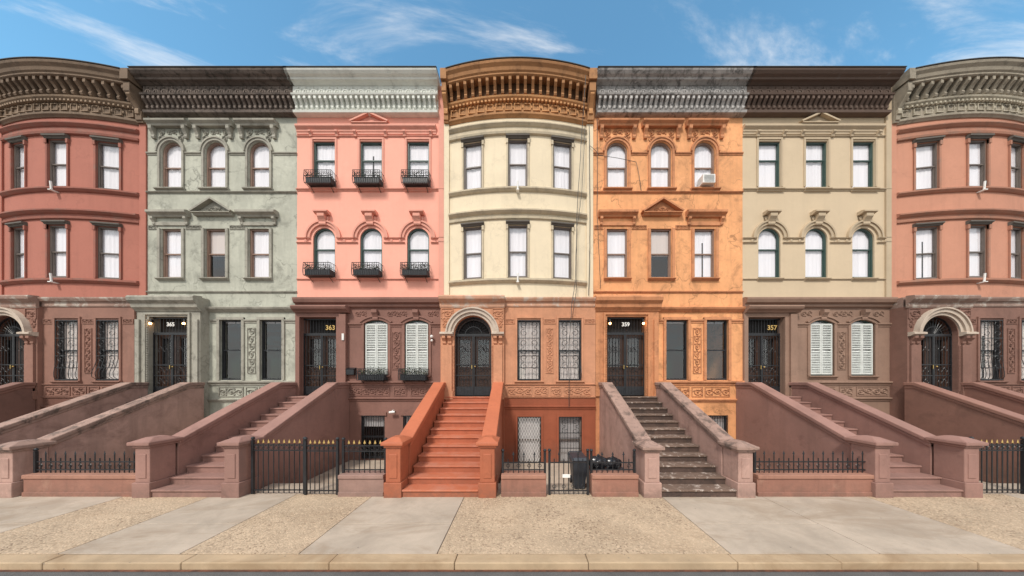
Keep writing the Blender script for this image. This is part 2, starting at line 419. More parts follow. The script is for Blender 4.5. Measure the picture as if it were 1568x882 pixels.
# ---------------------------------------------------------------- houses
def flat_cornice(H,x0,x1,m,m2,dark=False):
    b=H('cornice',m); o=H('cornice_ornament',m2)
    mould(b,x0,x1,0,[(.1,12.74),(.2,12.76),(.22,12.84),(.16,12.9),(.1,12.93)])
    mould(b,x0,x1,0,[(.09,12.93),(.09,13.3)])
    mould(b,x0-0,x1+0,0,[(.2,13.3),(.3,13.33),(.32,13.38),(.24,13.42)])
    mould(b,x0,x1,0,[(.2,13.42),(.2,13.74)])
    mould(b,x0-.05,x1+.06,0,[(.22,13.74),(.3,13.78),(.38,13.8),(.4,13.86),(.48,13.9),(.54,13.97),(.56,14.02),(.5,14.05)])
    mould(H('cornice_flashing',M['roof']),x0-.06,x1+.07,0,[(.5,14.05),(.575,14.055),(.575,14.075),(.5,14.09)])
    n=int((x1-x0)/.19)
    for i in range(n):
        x=x0+.1+(x1-x0-.2)*i/(n-1)
        console(o,x,.085,-.085,.2,.07,12.95,13.3)
        sphere(o,(x+.095,-.1,13.07),.03,n=6,m=4)
    n=int((x1-x0)/.3); st=(x1-x0-.1)/n
    for i in range(n):
        x=x0+.05+st*(i+.5)
        ring(o,x,13.5,.075,.105,-.225,-.19,0,math.pi,10)
        box(o,x-.105,x-.075,-.225,-.19,13.44,13.5); box(o,x+.075,x+.105,-.225,-.19,13.44,13.5)
        sphere(o,(x,-.21,13.52),.035,1,.6,1.4,6,4); sphere(o,(x,-.22,13.67),.028,n=6,m=4)
        tube(o,[(x+st/2,-.215,13.45),(x+st/2-.03,-.215,13.56),(x+st/2,-.22,13.66)],.014,4)
def pediment(b,cx,w,z0,z1,Y,off=.16):
    h=w/2; t=.07
    mould(b,cx-h,cx+h,Y,[(off*.5,z0-.1),(off*.7,z0-.05),(off,z0-.03),(off,z0)])
    prism_xz(b,[(cx-h-.02,z0),(cx,z1),(cx,z1+t),(cx-h-.06,z0+t*.6),],Y-off-.015,Y+.01)
    prism_xz(b,[(cx+h+.02,z0),(cx+h+.06,z0+t*.6),(cx,z1+t),(cx,z1)],Y-off-.016,Y+.009)
    prism_xz(b,[(cx-h+.02,z0),(cx+h-.02,z0),(cx,z1-.01)],Y-.06,Y+.01)
def pink_house(P,num='363',planters=True):
    H=G('brownstone_row_house'); x0,x1=-8.55,-2.92; W=P['wall']; Bm=P['base']; F=P['frame']
    wx=(-7.52,-5.72,-3.92); w=.85
    ops=[(x-w/2,x+w/2,10.02,11.85,'rect') for x in wx]+[(x-w/2,x+w/2,6.6,8.53,'round') for x in wx]
    wall(H('walls',W),x0,x1,5.6,13.8,0,ops)
    T=H('trim',P['trim'])
    for x in wx:
        window(H,x,10.02,11.85,w,0,frame=F,meet=.62); window(H,x,6.6,8.53,w,0,kind='round',frame=F,meet=.58)
        box(T,x-.5,x-.43,-.03,.02,10.1,11.9); box(T,x+.43,x+.5,-.03,.02,10.1,11.9); box(T,x-.5,x+.5,-.032,.02,11.9,11.97)
        ring(T,x,8.11,.52,.62,-.06,.01); ring(T,x,8.11,.62,.68,-.1,.01)
        console(T,x,.26,-.04,.17,.06,8.6,8.98); mould(T,x-.26,x+.26,0,[(.12,8.98),(.24,9.03),(.24,9.08),(.16,9.11)])
        for s in (-1,1): sphere(T,(x+s*.17,-.05,8.86),.05,1,.6,1.6,8,5)
        belt(T,x-.5,x+.5,0,9.9,10.02,.12); belt(T,x-.48,x+.48,0,6.5,6.6,.1)
        sphere(T,(x+.8,-.04,8.02),.05,1,.5,1,8,5); sphere(T,(x-.68,-.04,8.02),.05,1,.5,1,8,5)
    xs=[x0]+[v for x in wx for v in (x-.5,x+.5)]+[x1]
    for a,c in zip(xs[::2],xs[1::2]):
        belt(T,a,c,0,7.92,7.98,.06); belt(T,a,c,0,8.09,8.15,.06); belt(T,a,c,0,9.93,10.02,.07); belt(T,a,c,0,6.52,6.58,.05)
    belt(T,x0,x1-.3,0,12.18,12.42,.13); box(T,x0,x1-.3,-.025,.01,12.1,12.18); belt(T,x0,x1-.1,0,11.99,12.04,.05)
    pediment(T,-5.72,1.35,12.45,12.76,0,.17)
    for x in (-6.3,-5.14,-4.42,-3.42,-7.0,-8.0): console(T,x,.1,-.02,.11,.04,11.98,12.18)
    flat_cornice(H,x0,x1-.2,P['corn'],P['corn'])
    box(T,x1-.2,x1,-.06,.01,5.86,13.9)
    mould(H('base_cornice',Bm),x0,x1,0,[(.05,5.46),(.1,5.5),(.1,5.58),(.2,5.63),(.24,5.74),(.24,5.8),(.1,5.85)])
    dx0,dx1=-8.4,-7.0
    pw=(-5.52,-3.97)
    ops=[(x-.46,x+.46,2.87,5.0,'seg') for x in pw]+[(dx0,dx1,2.1,5.08,'rect'),(-6.1,-5.2,-.3,1.35,'rect'),(-4.5,-3.6,-.3,1.35,'rect')]
    wall(H('base_walls',Bm),x0,x1,-.7,5.46,0,ops,.24)
    b=H('base_trim',Bm)
    for x in pw:
        window(H,x,2.87,5.0,.92,0,kind='seg',frame=F)
        sh=H('louvred_shutters',M['shutter'])
        for a,c in ((x-.42,x-.005),(x+.005,x+.42)):
            box(sh,a,a+.04,.01,.05,2.92,4.86); box(sh,c-.04,c,.01,.05,2.92,4.86)
            for z in (2.92,3.88,4.8): box(sh,a+.04,c-.04,.01,.05,z,z+.06)
            z=3.0
            while z<4.78:
                if not 3.84<z<3.93: sh.add([(a+.04,.008,z),(c-.04,.008,z),(c-.04,.05,z+.045),(a+.04,.05,z+.045)],[(0,1,2,3)])
                z+=.065
        rise=.46*.32; R=(.46**2+rise**2)/(2*rise); a=math.asin(.46/R)
        ring(b,x,5.0-R,R,R+.1,-.05,.01,math.pi/2-a*1.15,math.pi/2+a*1.15); ring(b,x,5.0-R,R+.1,R+.16,-.09,.01,math.pi/2-a*1.15,math.pi/2+a*1.15)
        console(b,x,.2,-.03,.16,.06,4.98,5.36)
        for s in (-1,1):
            box(b,x+s*.51-.05,x+s*.51+.05,-.04,.01,2.87,4.84)
            carved(b,x+s*.6-.22 if s<0 else x+.4,x-.38 if s<0 else x+s*.6+.22,5.1,5.38,0,False)
        belt(b,x-.55,x+.55,0,2.75,2.87,.1)
    carved(b,-4.92,-4.58,3.1,4.55,0)
    for a,c in ((-6.7,-6.05),(-4.98,-4.5),(-3.44,x1)): belt(b,a,c,0,4.74,4.88,.07)
    belt(b,-6.85,x1,0,2.5,2.66,.1); belt(b,-6.85,x1,0,1.9,2.04,.09)
    for a,c in ((-6.6,-5.0),(-4.85,-4.35),(-4.2,-3.0)): carved(b,a,c,2.1,2.44,0)
    for x in (dx0-.15,dx1): box(b,x,x+.15,-.09,.01,2.0,5.1)
    box(b,dx1+.15,dx1+.4,-.16,.01,2.0,5.2); box(b,dx0-.155,dx1+.15,-.09,.01,5.1,5.25)
    mould(b,x0,dx1+.5,0,[(.16,5.25),(.2,5.3),(.3,5.36),(.34,5.44),(.3,5.49)])
    irondoor(H,dx0,dx1,2.1,5.08,.14)
    if num: number(H,num,-7.34,4.64,.09,.25)
    for a in (-6.1,-4.5):
        window(H,a+.45,-.3,1.35,.9,0,frame=M['iron'],curt='curtain_grey',cb=.9)
        grille(H('window_grilles',M['iron']),a+.04,a+.86,-.28,1.33,-.03,10,False)
        box(b,a-.08,a+.98,-.05,.01,1.35,1.47)
    shell(H,x0,x1,Bm); H.done()
    if planters:
        for x in wx[0:]: planter(x,10.03,0,1.0); planter(x-.03,6.6,0,1.0)
        for x in pw: planter(x-.04,2.7,0,1.02,.42)
def orange_house(P,num='359'):
    H=G('brownstone_row_house'); x0,x1=2.77,8.5; W=P['wall']; F=P['frame']; T=H('trim',P['trim']); C=H('carvings',P['carv'])
    wx=(3.7,5.38,7.05); w=.8
    ops=[(x-w/2,x+w/2,10.02,11.83,'round') for x in wx]+[(x-w/2,x+w/2,6.6,8.5,'rect') for x in wx]
    dx0,dx1=3.22,4.66; y2=-.02
    ops2=[(5.56,6.4,2.7,5.0,'rect'),(7.1,7.94,2.7,5.0,'rect'),(5.56,6.4,-.3,1.35,'rect'),(7.1,7.94,-.3,1.35,'rect')]
    wall(H('walls',W),x0,x1,5.5,13.8,0,ops); wall(H('walls',W),5.14,x1,-.7,5.5,0,ops2,.22)
    for i,x in enumerate(wx):
        window(H,x,10.02,11.83,w,0,kind='round',frame=F,meet=.47); window(H,x,6.6,8.5,w,0,frame=F,meet=.5,curt='curtain' if i!=1 else 'curtain_warm',cb=7.5 if i==1 else None)
        ring(T,x,11.43,.42,.5,-.05,.01); ring(T,x,11.43,.5,.55,-.08,.01)
        for s in (-1,1):
            box(T,x+s*.46-.04,x+s*.46+.04,-.05,.01,10.02,11.43)
            box(T,x+s*.46-.05,x+s*.46+.05,-.05,.01,6.6,8.5)
            console(T,x+s*.62,.12,-.01,.17,.07,11.9,12.32); console(T,x+s*.62,.1,-.01,.13,.05,8.62,8.9) if i!=1 else None
        carved(C,x-.55,x-.2,11.78,12.28,0,False); carved(C,x+.2,x+.55,11.78,12.28,0,False); carved(C,x-.2,x+.2,12.05,12.3,0,False)
        mould(T,x-.76,x+.76,0,[(.14,12.32),(.16,12.38),(.24,12.44),(.25,12.5),(.15,12.53)])
        if i!=1: mould(T,x-.74,x+.74,0,[(.08,8.9),(.12,8.96),(.22,9.02),(.22,9.1),(.14,9.14)]); box(T,x-.6,x+.6,-.05,.01,8.6,8.72)
        else: pediment(T,x,1.45,9.05,9.52,0,.2); carved(C,x-.3,x+.3,9.06,9.3,-.06,False)
        belt(T,x-.55,x+.55,0,9.9,10.02,.13); belt(T,x-.52,x+.52,0,6.5,6.6,.12)
    belt(T,x0,x1,0,9.84,9.9,.07); 
    carved(C,x0+.05,3.15,8.46,8.62,0); carved(C,4.25,4.83,8.46,8.62,0); carved(C,5.93,6.5,8.46,8.62,0)
    for a,c in ((x0,3.16),(4.24,4.84),(5.92,6.51),(7.6,x1)): belt(T,a,c,0,11.3,11.4,.06)
    belt(T,x0,x1,0,6.02,6.1,.06)
    flat_cornice(H,x0+.1,x1,P['corn'],P['corn2'])
    mould(T,5.14,x1,0,[(.04,5.3),(.08,5.34),(.14,5.4),(.16,5.46),(.06,5.5)])
    for a,c in ((5.2,5.5),(6.46,7.04),(8.0,x1)): belt(T,a,c,0,4.88,5.02,.06)
    for a,i in ((5.56,0),(7.1,1)):
        window(H,a+.42,2.7,5.0,.84,0,frame=M['iron'],curt='curtain_grey',cb=4.9)
        box(T,a-.1,a,-.05,.01,2.7,5.08); box(T,a+.84,a+.94,-.05,.01,2.7,5.08); box(T,a-.1,a+.94,-.06,.01,5.0,5.1)
        window(H,a+.42,-.3,1.35,.84,0,frame=M['iron'],curt='curtain_grey',cb=.2); grille(H('window_grilles',M['iron']),a+.03,a+.81,-.28,1.33,-.03,9,False)
        carved(C,a-.05,a+.9,2.06,2.44,0)
    carved(C,6.6,6.92,2.95,4.7,0); belt(T,5.14,x1,0,2.5,2.68,.1); belt(T,5.14,x1,0,1.85,1.98,.08)
    carved(C,6.55,6.98,2.06,2.44,0)
    yp=-.3; S=H('portal',P['trim'])
    wall(S,x0,5.14,-.7,5.4,yp,[(dx0,dx1,2.1,5.06,'rect')],.34)
    box(S,5.1,5.14,yp+.002,.01,-.7,5.4)
    for a,c in ((dx0-.14,dx0-.07),(dx1+.07,dx1+.14)): box(S,a,c,yp-.05,yp+.01,2.1,5.13)
    box(S,dx0-.14,dx1+.14,yp-.052,yp+.01,5.13,5.2)
    for xx in (dx0-.035,dx1+.035):
        n=44
        for i in range(n): z=2.15+(5.0-2.15)*i/n; sphere(C,(xx,yp-.01,z),.032,1,1,1.1,6,4)
    for xx in (x0+.06,5.0):
        box(S,xx-.05,xx+.1,yp-.06,yp+.01,2.1,4.95); 
    mould(S,x0-.02,5.18,yp,[(.03,5.25),(.06,5.3),(.14,5.38),(.16,5.5),(.26,5.6),(.28,5.72),(.24,5.78),(.02,5.82)])
    box(S,x0,5.14,yp-.02,.01,5.4,5.78)
    irondoor(H,dx0,dx1,2.1,5.06,yp+.14)
    number(H,num,3.94,4.72,yp+.08,.2,'white')
    lb=H('lamp_bodies',M['iron']); lg=H('lamp_globes',M['lamp'])
    for xx in (dx0+.1,dx1-.1):
        box(lb,xx-.03,xx+.03,yp-.02,yp+.05,4.86,4.96); sphere(lg,(xx,yp-.03,4.8),.042)
    shell(H,x0,x1,P['wall']); H.done()
BC=-.1; BH=2.62; SAG=.33; BR=(BH*BH+SAG*SAG)/(2*SAG)
def yb(x): return -(math.sqrt(max(0,BR*BR-(x-BC)**2))-(BR-SAG))
def bow_house(P):
    H=G('brownstone_row_house'); x0,x1=-2.92,2.77; W=P['wall']; F=P['frame']; bx0,bx1=BC-BH,BC+BH
    ws=[(-1.79,0),(-.1,0),(1.57,0)]; w=.72
    ops=[(x-w/2,x+w/2,9.85,11.62,'rect') for x,_ in ws]+[(x-w/2,x+w/2,6.5,8.45,'rect') for x,_ in ws]
    wall(H('walls',W),bx0,bx1,5.6,12.6,yb,ops,.16,40)
    wall(H('walls',W),bx0,bx1,12.6,13.8,yb,[],.16,30)
    b=H('pilaster_strips',W); box(b,x0,bx0-.001,-.05,.3,5.6,12.6); box(b,bx1+.001,x1,-.05,.3,5.6,12.6)
    T=H('trim',P['trim']); D=H('window_hoods',P['hood'])
    for x,_ in ws:
        a=math.asin((x-BC)/BR)
        for zb,zt in ((9.85,11.62),(6.5,8.45)):
            window(H,x,zb,zt,w,yb(x),a,frame=F,rec=.08,meet=.5)
            Tm=(H.T or Matrix.Identity(4))@Matrix.Translation((x,yb(x),0))@Matrix.Rotation(a,4,'Z')
            for bb in (T,D): bb.T=Tm
            mould(D,-.44,.44,0,[(.05,zt+.01),(.07,zt+.05),(.12,zt+.07),(.12,zt+.12),(.04,zt+.14)])
            box(T,-.42,-.36,-.035,.02,zb,zt); box(T,.36,.42,-.035,.02,zb,zt); box(T,-.44,-.36,-.06,.02,zt-.16,zt); box(T,.36,.44,-.06,.02,zt-.16,zt)
            for bb in (T,D): bb.T=H.T
    n=40
    mould(T,bx0,bx1,yb,[(.03,11.78),(.08,11.8),(.1,11.87),(.04,11.9),(.03,12.06),(.07,12.08),(.14,12.15),(.14,12.19),(.05,12.23)],n)
    mould(T,bx0,bx1,yb,[(.03,9.68),(.06,9.7),(.12,9.76),(.12,9.81),(.03,9.84)],n)
    mould(T,bx0,bx1,yb,[(.03,8.66),(.06,8.68),(.07,8.74),(.03,8.77),(.03,8.84),(.09,8.87),(.16,8.93),(.16,8.98),(.05,9.02)],n)
    mould(T,bx0,bx1,yb,[(.03,6.3),(.06,6.32),(.13,6.38),(.13,6.45),(.03,6.48)],n)
    for z in (9.66,6.3):
        st=H('flag_holders',M['white']); tube(st,[(BC,-SAG-.14,z),(BC,-SAG-.16,z+.3)],.03,8); box(st,BC-.05,BC+.05,-SAG-.2,-SAG-.0,z-.03,z+.0)
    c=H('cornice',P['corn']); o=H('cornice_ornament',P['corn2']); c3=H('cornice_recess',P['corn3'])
    mould(c,bx0,bx1,yb,[(.03,12.42),(.06,12.46),(.1,12.5),(.1,12.56),(.06,12.6),(.05,12.98)],n)
    mould(o,bx0,bx1,yb,[(.08,12.98),(.12,13.0),(.18,13.05),(.2,13.1),(.14,13.13)],n)
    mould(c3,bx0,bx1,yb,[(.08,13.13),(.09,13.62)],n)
    mould(c,bx0,bx1,yb,[(.36,13.6),(.4,13.63),(.4,13.68),(.44,13.72),(.47,13.82),(.54,13.9),(.56,13.97),(.5,14.0)],n)
    mould(H('cornice_flashing',M['roof']),bx0,bx1,yb,[(.5,14.0),(.57,14.005),(.57,14.03),(.5,14.04)],n)
    N_=19
    for i in range(N_):
        x=bx0+.14+(bx1-bx0-.28)*i/(N_-1); console(c,x,.1,yb(x)-.08,.28,.12,13.14,13.61)
    N_=38
    for i in range(N_):
        x=bx0+.05+(bx1-bx0-.1)*i/(N_-1); box(o,x-.035,x+.035,yb(x)-.17,yb(x)-.05,12.92,12.985)
    N_=15; st=(bx1-bx0-.1)/N_
    for i in range(N_):
        x=bx0+.05+st*(i+.5); y=yb(x)-.05
        for q in ((-.13,-.105,12.64,12.88),(.105,.13,12.64,12.88),(-.105,.105,12.64,12.665),(-.105,.105,12.855,12.88)): box(o,x+q[0],x+q[1],y-.04,y+.01,q[2],q[3])
        sphere(o,(x+st/2,y-.02,12.76),.03,1,.6,2,6,4) if i<N_-1 else None
    for a,d in ((x0+.02,bx0),(bx1,x1-.0)):
        box(c,a,d-.001,-.12,.1,12.45,13.65); console(c,(a+d)/2,d-a-.02,-.12,.36,.04,12.5,13.6)
        box(c,a-.02,d+.02,-.55,.1,13.65,14.03); console(o,(a+d)/2,.14,-.15,.3,.06,12.7,13.4)
    yp=-.36; ye=-.48; A=H('base_walls',P['base']); Bs=H('basement_walls',P['bsmt'])
    ex=-.6
    pw=((-.12,.75),(1.40,2.25))
    wall(A,ex,x1,2.05,5.4,yp,[(a,c,2.68,4.92,'rect') for a,c in pw],.2)
    wall(Bs,ex,x1,-.7,2.05,yp,[(a+.01,c+.01,-.39,1.35,'rect') for a,c in pw],.2)
    E=H('entrance_surround',P['base'])
    wall(E,x0,ex,2.0,5.4,ye,[(-2.42,-1.06,2.1,5.04,'round')],.3)
    wall(Bs,x0,ex,-.7,2.0,ye,[],.2)
    box(E,ex-.04,ex-.001,ye+.002,yp,-.7,5.4); box(A,x0+.002,x0+.04,ye+.003,0,-.7,5.4); box(A,x1-.04,x1-.002,yp+.003,0,-.7,5.4)
    Tb=H('base_trim',P['base']); En=H('base_entablature',P['trim2'])
    box(En,x0,x1,yp-.004,.02,5.4,5.66); 
    mould(En,ex,x1,yp,[(.02,5.4),(.04,5.44),(.03,5.5),(.04,5.56),(.1,5.6),(.14,5.68),(.14,5.73),(.02,5.76)])
    box(En,x0,x1,yp-.002,.02,5.66,5.76)
    mould(En,x0-.02,ex+.02,ye,[(.03,5.34),(.05,5.4),(.05,5.5),(.12,5.55),(.2,5.62),(.22,5.7),(.2,5.75),(.02,5.78)])
    ar=H('door_arch',P['arch']); ring(ar,-1.74,4.36,.7,.8,ye-.06,ye+.02,n=30); ring(ar,-1.74,4.36,.8,.92,ye-.12,ye+.02,n=30); ring(ar,-1.74,4.36,.92,.97,ye-.17,ye+.02,n=30)
    C=H('carvings',P['base'])
    carved(C,-2.9,-2.45,4.95,5.32,ye,True,.018); carved(C,-1.03,-.62,4.95,5.32,ye,True,.018); carved(C,-2.88,-2.66,4.6,4.95,ye,False,.016); carved(C,-.83,-.62,4.6,4.95,ye,False,.016)
    for a,c in ((x0+.01,-2.44),(-1.04,ex)):
        m=(a+c)/2
        mould(ar,a,c,ye,[(.06,4.3),(.1,4.33),(.18,4.36),(.18,4.42),(.1,4.45)])
        console(C,m-.1,.12,ye,.15,.05,4.02,4.3); console(C,m+.1,.12,ye,.15,.05,4.02,4.3)
        box(E,a+.06,c-.06,ye-.06,ye+.01,2.0,3.98); box(E,a+.02,c-.02,ye-.08,ye+.01,2.0,2.3)
    for xx in (-2.4,-1.08):
        for i in range(34): sphere(C,(xx+(-.05 if xx<-2 else .05),ye-.01,2.3+i*.05),.026,1,1,1.1,6,4)
    irondoor(H,-2.42,-1.06,2.1,5.04,ye+.16,'round',4.36)
    for i,(a,c) in enumerate(pw):
        window(H,(a+c)/2,2.68,4.92,c-a,yp,frame=M['iron'],rec=.11,meet=.5,curt='curtain_warm')
        gr=H('window_grilles',M['iron'])
        grille(gr,a+.03,c-.03,2.72,4.9,yp-.03-.0,7,(.3,.55,.86),belly=.13 if i else .04,rails=(0,.2,.4,.7,1))
        window(H,(a+c)/2+.01,-.39,1.35,c-a,yp,frame=P['frame'],rec=.11,cb=-.35,curt='curtain_grey')
        g2=H('window_grilles',M['iron'])
        if i==0:
            for s in range(-16,10):
                xa0=a+.04+s*.1; xb0=xa0+1.67*.48
                for flip in (0,1):
                    xa,za,xb,zb=xa0,-.35,xb0,1.32
                    if xa<a+.04: za=za+(a+.04-xa)/.48; xa=a+.04
                    if xb>c-.02: zb=zb-(xb-(c-.02))/.48; xb=c-.02
                    if za<zb and xa<xb:
                        if flip: xa,xb=a+c+.02-xa,a+c+.02-xb
                        tube(H('window_mesh_guard',M['white']),[(xa,yp-.01-.006*flip,za),(xb,yp-.01-.006*flip,zb)],.006,4)
            for q in (a+.03,c-.01): box(g2,q-.012,q+.012,yp-.03,yp,-.37,1.33)
        else: grille(g2,a+.03,c-.0,-.37,1.33,yp-.03,9,(.8,),rails=(0,.33,.66,1))
        box(Tb,a-.07,a,yp-.04,yp+.01,2.68,4.98); box(Tb,c,c+.07,yp-.04,yp+.01,2.68,4.98); box(Tb,a-.07,c+.07,yp-.045,yp+.01,4.98,5.04)
        belt(Tb,a-.1,c+.1,yp,2.56,2.68,.1)
        bt=H('basement_trim',P['bsmt']); box(bt,a-.06,c+.08,yp-.04,yp+.01,1.35,1.45); box(bt,a-.06,a+.01,yp-.04,yp+.01,-.39,1.35); box(bt,c+.01,c+.08,yp-.04,yp+.01,-.39,1.35)
    for a,c in ((ex,-.21),(.84,1.31),(2.34,x1)): carved(C,a+.02,c-.01,4.78,4.96,yp)
    carved(C,.94,1.22,2.95,4.62,yp)
    for a,c in ((-.5,.42),(.5,1.02),(1.1,1.5),(1.6,2.6)): carved(C,a,c,2.12,2.46,yp)
    belt(H('basement_trim',P['bsmt']),ex,x1,yp,1.62,1.76,.07); belt(Tb,ex,x1,yp,2.5,2.56,.05); belt(Tb,ex,x1,yp,2.03,2.09,.05)
    shell(H,x0,x1,P['base']); H.done()
def garden(P):
    lowwall(-.45,.6,P['lw'],P['lwc']); lowwall(1.66,2.74,P['lw'],P['lwc'])
    fence(-.42,.58,.5,.93,-3.99); fence(1.68,2.7,.5,.93,-3.99); fence(.68,1.58,.03,.95,-4.05,name='iron_gate',step=.11)
    lowwall(-4.23,-3.18,P['lwl'],P['lwl'])
    fence(-4.2,-3.2,.5,1.2,-3.99,True); fence(-5.05,-4.3,.03,1.22,-4.05,True,'iron_gate',.095); fence(-6.35,-5.12,.02,1.22,-3.99,True)
    lowwall(5.5,8.4,P['lw'],P['lwc']); fence(5.55,8.35,.5,.95,-3.99)
def mkpal(wall_p,base_p,corn_p,wall_b,corn_b,base_b,bsmt_b,stoop_b,wall_o,trim_o,corn_o,i):
    s=str(i); d={}
    d['p']=dict(wall=stucco('painted_wall_a'+s,wall_p,.04,.12,k(wall_p,.82),.3),trim=stucco('painted_trim_a'+s,k(wall_p,.82),.06,.25,k(wall_p,.55),.25),
        base=stucco('brownstone_a'+s,base_p,.12,.3,k(base_p,.6),.45,splash=.4),corn=stucco('cornice_paint_a'+s,corn_p,.06,.4,(.2,.2,.18,1),.35,.58,.7,sscale=2),
        frame=plain('frame_paint_a'+s,(.035,.07,.06,1),.45))
    d['b']=dict(wall=stucco('painted_wall_b'+s,wall_b,.05,.26,k(wall_b,.76),.4,sscale=.9,crack=.15),trim=stucco('painted_trim_b'+s,k(wall_b,.74),.08,.45,(.2,.17,.14,1),.5,.5,.7,sscale=2.5),
        hood=stucco('hood_b'+s,(.12,.105,.09,1),.1,.3),corn=stucco('cornice_b'+s,corn_b,.15,.4,k(corn_b,.4),.6,.5,.65,sscale=3),
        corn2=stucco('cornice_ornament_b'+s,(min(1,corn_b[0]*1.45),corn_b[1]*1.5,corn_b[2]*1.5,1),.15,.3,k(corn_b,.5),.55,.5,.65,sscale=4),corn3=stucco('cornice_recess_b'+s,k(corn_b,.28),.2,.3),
        base=stucco('brownstone_b'+s,base_b,.12,.4,k(base_b,.62),.5,.5,.68,crack=.12,splash=.3),bsmt=stucco('basement_paint_b'+s,bsmt_b,.12,.25,k(bsmt_b,.6),.4,splash=.4),
        trim2=stucco('entablature_b'+s,(base_b[0]*.85+.08,base_b[1]*.85+.08,base_b[2]*.85+.07,1),.2,.4,(.5,.46,.4,1),.7,.5,.6,sscale=2),
        arch=stucco('arch_paint_b'+s,(.52,.43,.35,1),.1,.3,(.2,.13,.1,1),.4,.5,.7,sscale=4),frame=plain('frame_paint_b'+s,(.13,.105,.09,1),.5))
    d['o']=dict(wall=stucco('painted_wall_c'+s,wall_o,.15,.45,k(wall_o,.45),.75,.52,.66,sscale=1.1,crack=.7,splash=.3),trim=stucco('painted_trim_c'+s,trim_o,.14,.45,k(trim_o,.4),.65,.5,.67,sscale=2.6,crack=.4,splash=.3),
        carv=stucco('carving_c'+s,k(trim_o,.85),.15,.4,k(trim_o,.35),.6,.48,.65,sscale=4),
        corn=stucco('cornice_c'+s,corn_o,.25,.5,k(corn_o,.16),.8,.48,.63,sscale=5),corn2=stucco('cornice_ornament_c'+s,k(corn_o,1.3),.25,.5,k(corn_o,.12),.75,.52,.64,sscale=9),
        frame=plain('frame_paint_c'+s,(.24,.15,.11,1),.5))
    d['stoop']=stucco('stoop_paint'+s,stoop_b,.12,.2,k(stoop_b,.55),.5,.5,.7,.6,.3,2.2,splash=.5); d['stoopt']=stucco('coping_paint'+s,k(stoop_b,1.2),.1,.2,k(stoop_b,.6),.4,rough=.55)
    d['tread']=stucco('tread_paint'+s,k(stoop_b,1.15),.1,0,(stoop_b[0]*.9+.12,stoop_b[1]*.9+.11,stoop_b[2]*.9+.1,1),.6,.42,.64,.7,.3,3)
    return d
MAIN=mkpal(L(238,168,148),L(134,97,86),L(216,217,209), L(224,208,180),L(168,120,78),L(194,138,106),L(148,80,54),L(170,97,68), L(226,162,112),L(196,134,94),L(164,160,157),0)
LEFT=mkpal(L(205,188,160),L(120,88,78),L(118,120,112), L(172,108,92),L(120,100,82),L(140,102,88),L(112,76,64),L(122,90,80), L(178,178,164),L(158,154,142),L(104,92,84),1)
RIGHT=mkpal(L(200,180,152),L(142,114,98),L(96,78,68), L(192,136,112),L(150,140,124),L(128,94,82),L(112,80,70),L(134,98,86), L(188,176,154),L(160,142,122),L(104,110,106),2)
cheek_pk=stucco('pink_brown_cement',L(178,144,132),.14,.6,L(110,82,74),.55,.48,.68,splash=.5)
cope_pk=stucco('worn_coping',L(158,130,118),.16,.5,L(70,62,56),.75,.48,.62,sscale=3)
dirty=stucco('dirty_steps',L(84,66,58),.3,.4,L(50,42,38),.6,.48,.6,sscale=3,bump=.7)
dirtyt=stucco('dirty_treads',L(112,92,80),.3,.1,L(206,192,182),.75,.55,.63,sscale=7,bump=.7)
brown_st=stucco('brown_stoop_paint',L(150,114,104),.12,.3,L(96,70,62),.45,splash=.4)
lw=stucco('garden_wall_coping',L(162,118,100),.1,.4,L(100,70,60),.45); lwc=stucco('garden_wall_cement',L(154,108,92),.12,.6,L(176,140,120),.45,splash=.5)
lwl=stucco('garden_wall_brown',L(150,120,110),.12,.4,splash=.4)
for OX,PAL,num in ((0,MAIN,('363','359')),(-17.05,LEFT,('369','365')),(17.05,RIGHT,('357','353'))):
    pink_house(PAL['p'],num[0],OX==0); bow_house(PAL['b']); orange_house(PAL['o'],num[1])
    stoop(-2.73,-.97,PAL['stoopt'],PAL['stoop'],PAL['stoop'],wall_y=-.48,trd=PAL['tread'])
    stoop(3.24,4.98,cope_pk,dirty,cheek_pk,wall_y=-.3,nh=1.2,trd=dirtyt)
    stoop(-8.5,-6.86,brown_st,brown_st,brown_st,wall_y=-.0)
    garden(dict(lw=lw,lwc=lwc,lwl=lwl))
OX=0
# ---------------------------------------------------------------- small objects
g=G('air_conditioner'); ac=g('casing',M['white'],.01); box(ac,6.82,7.28,-.26,.08,10.08,10.4)
for i in range(6): box(g('grille',M['iron']),6.86,7.24,-.266,-.258,10.12+.045*i,10.135+.045*i)
g.done()
g=G('trash_can'); b=g('body',M['plastic'],.015)
def taper(b,cx,cy,z0,z1,a0,d0,a1,d1):
    b.add([(cx-a0,cy-d0,z0),(cx+a0,cy-d0,z0),(cx+a0,cy+d0,z0),(cx-a0,cy+d0,z0),(cx-a1,cy-d1,z1),(cx+a1,cy-d1,z1),(cx+a1,cy+d1,z1),(cx-a1,cy+d1,z1)],BF)
taper(b,1.47,-3.5,-.0,.72,.13,.2,.19,.28); taper(g('lid',M['plastic'],.015),1.47,-3.5,.72,.79,.22,.31,.17,.25)
tube(g('handle',M['plastic']),[(1.3,-3.2,.74),(1.3,-3.15,.78),(1.64,-3.15,.78),(1.64,-3.2,.74)],.015)
for x in (1.32,1.62): 
    w_=g('wheels',M['bag']); tube(w_,[(x-.025,-3.25,.09),(x+.025,-3.25,.09)],.1,14)
g.done()
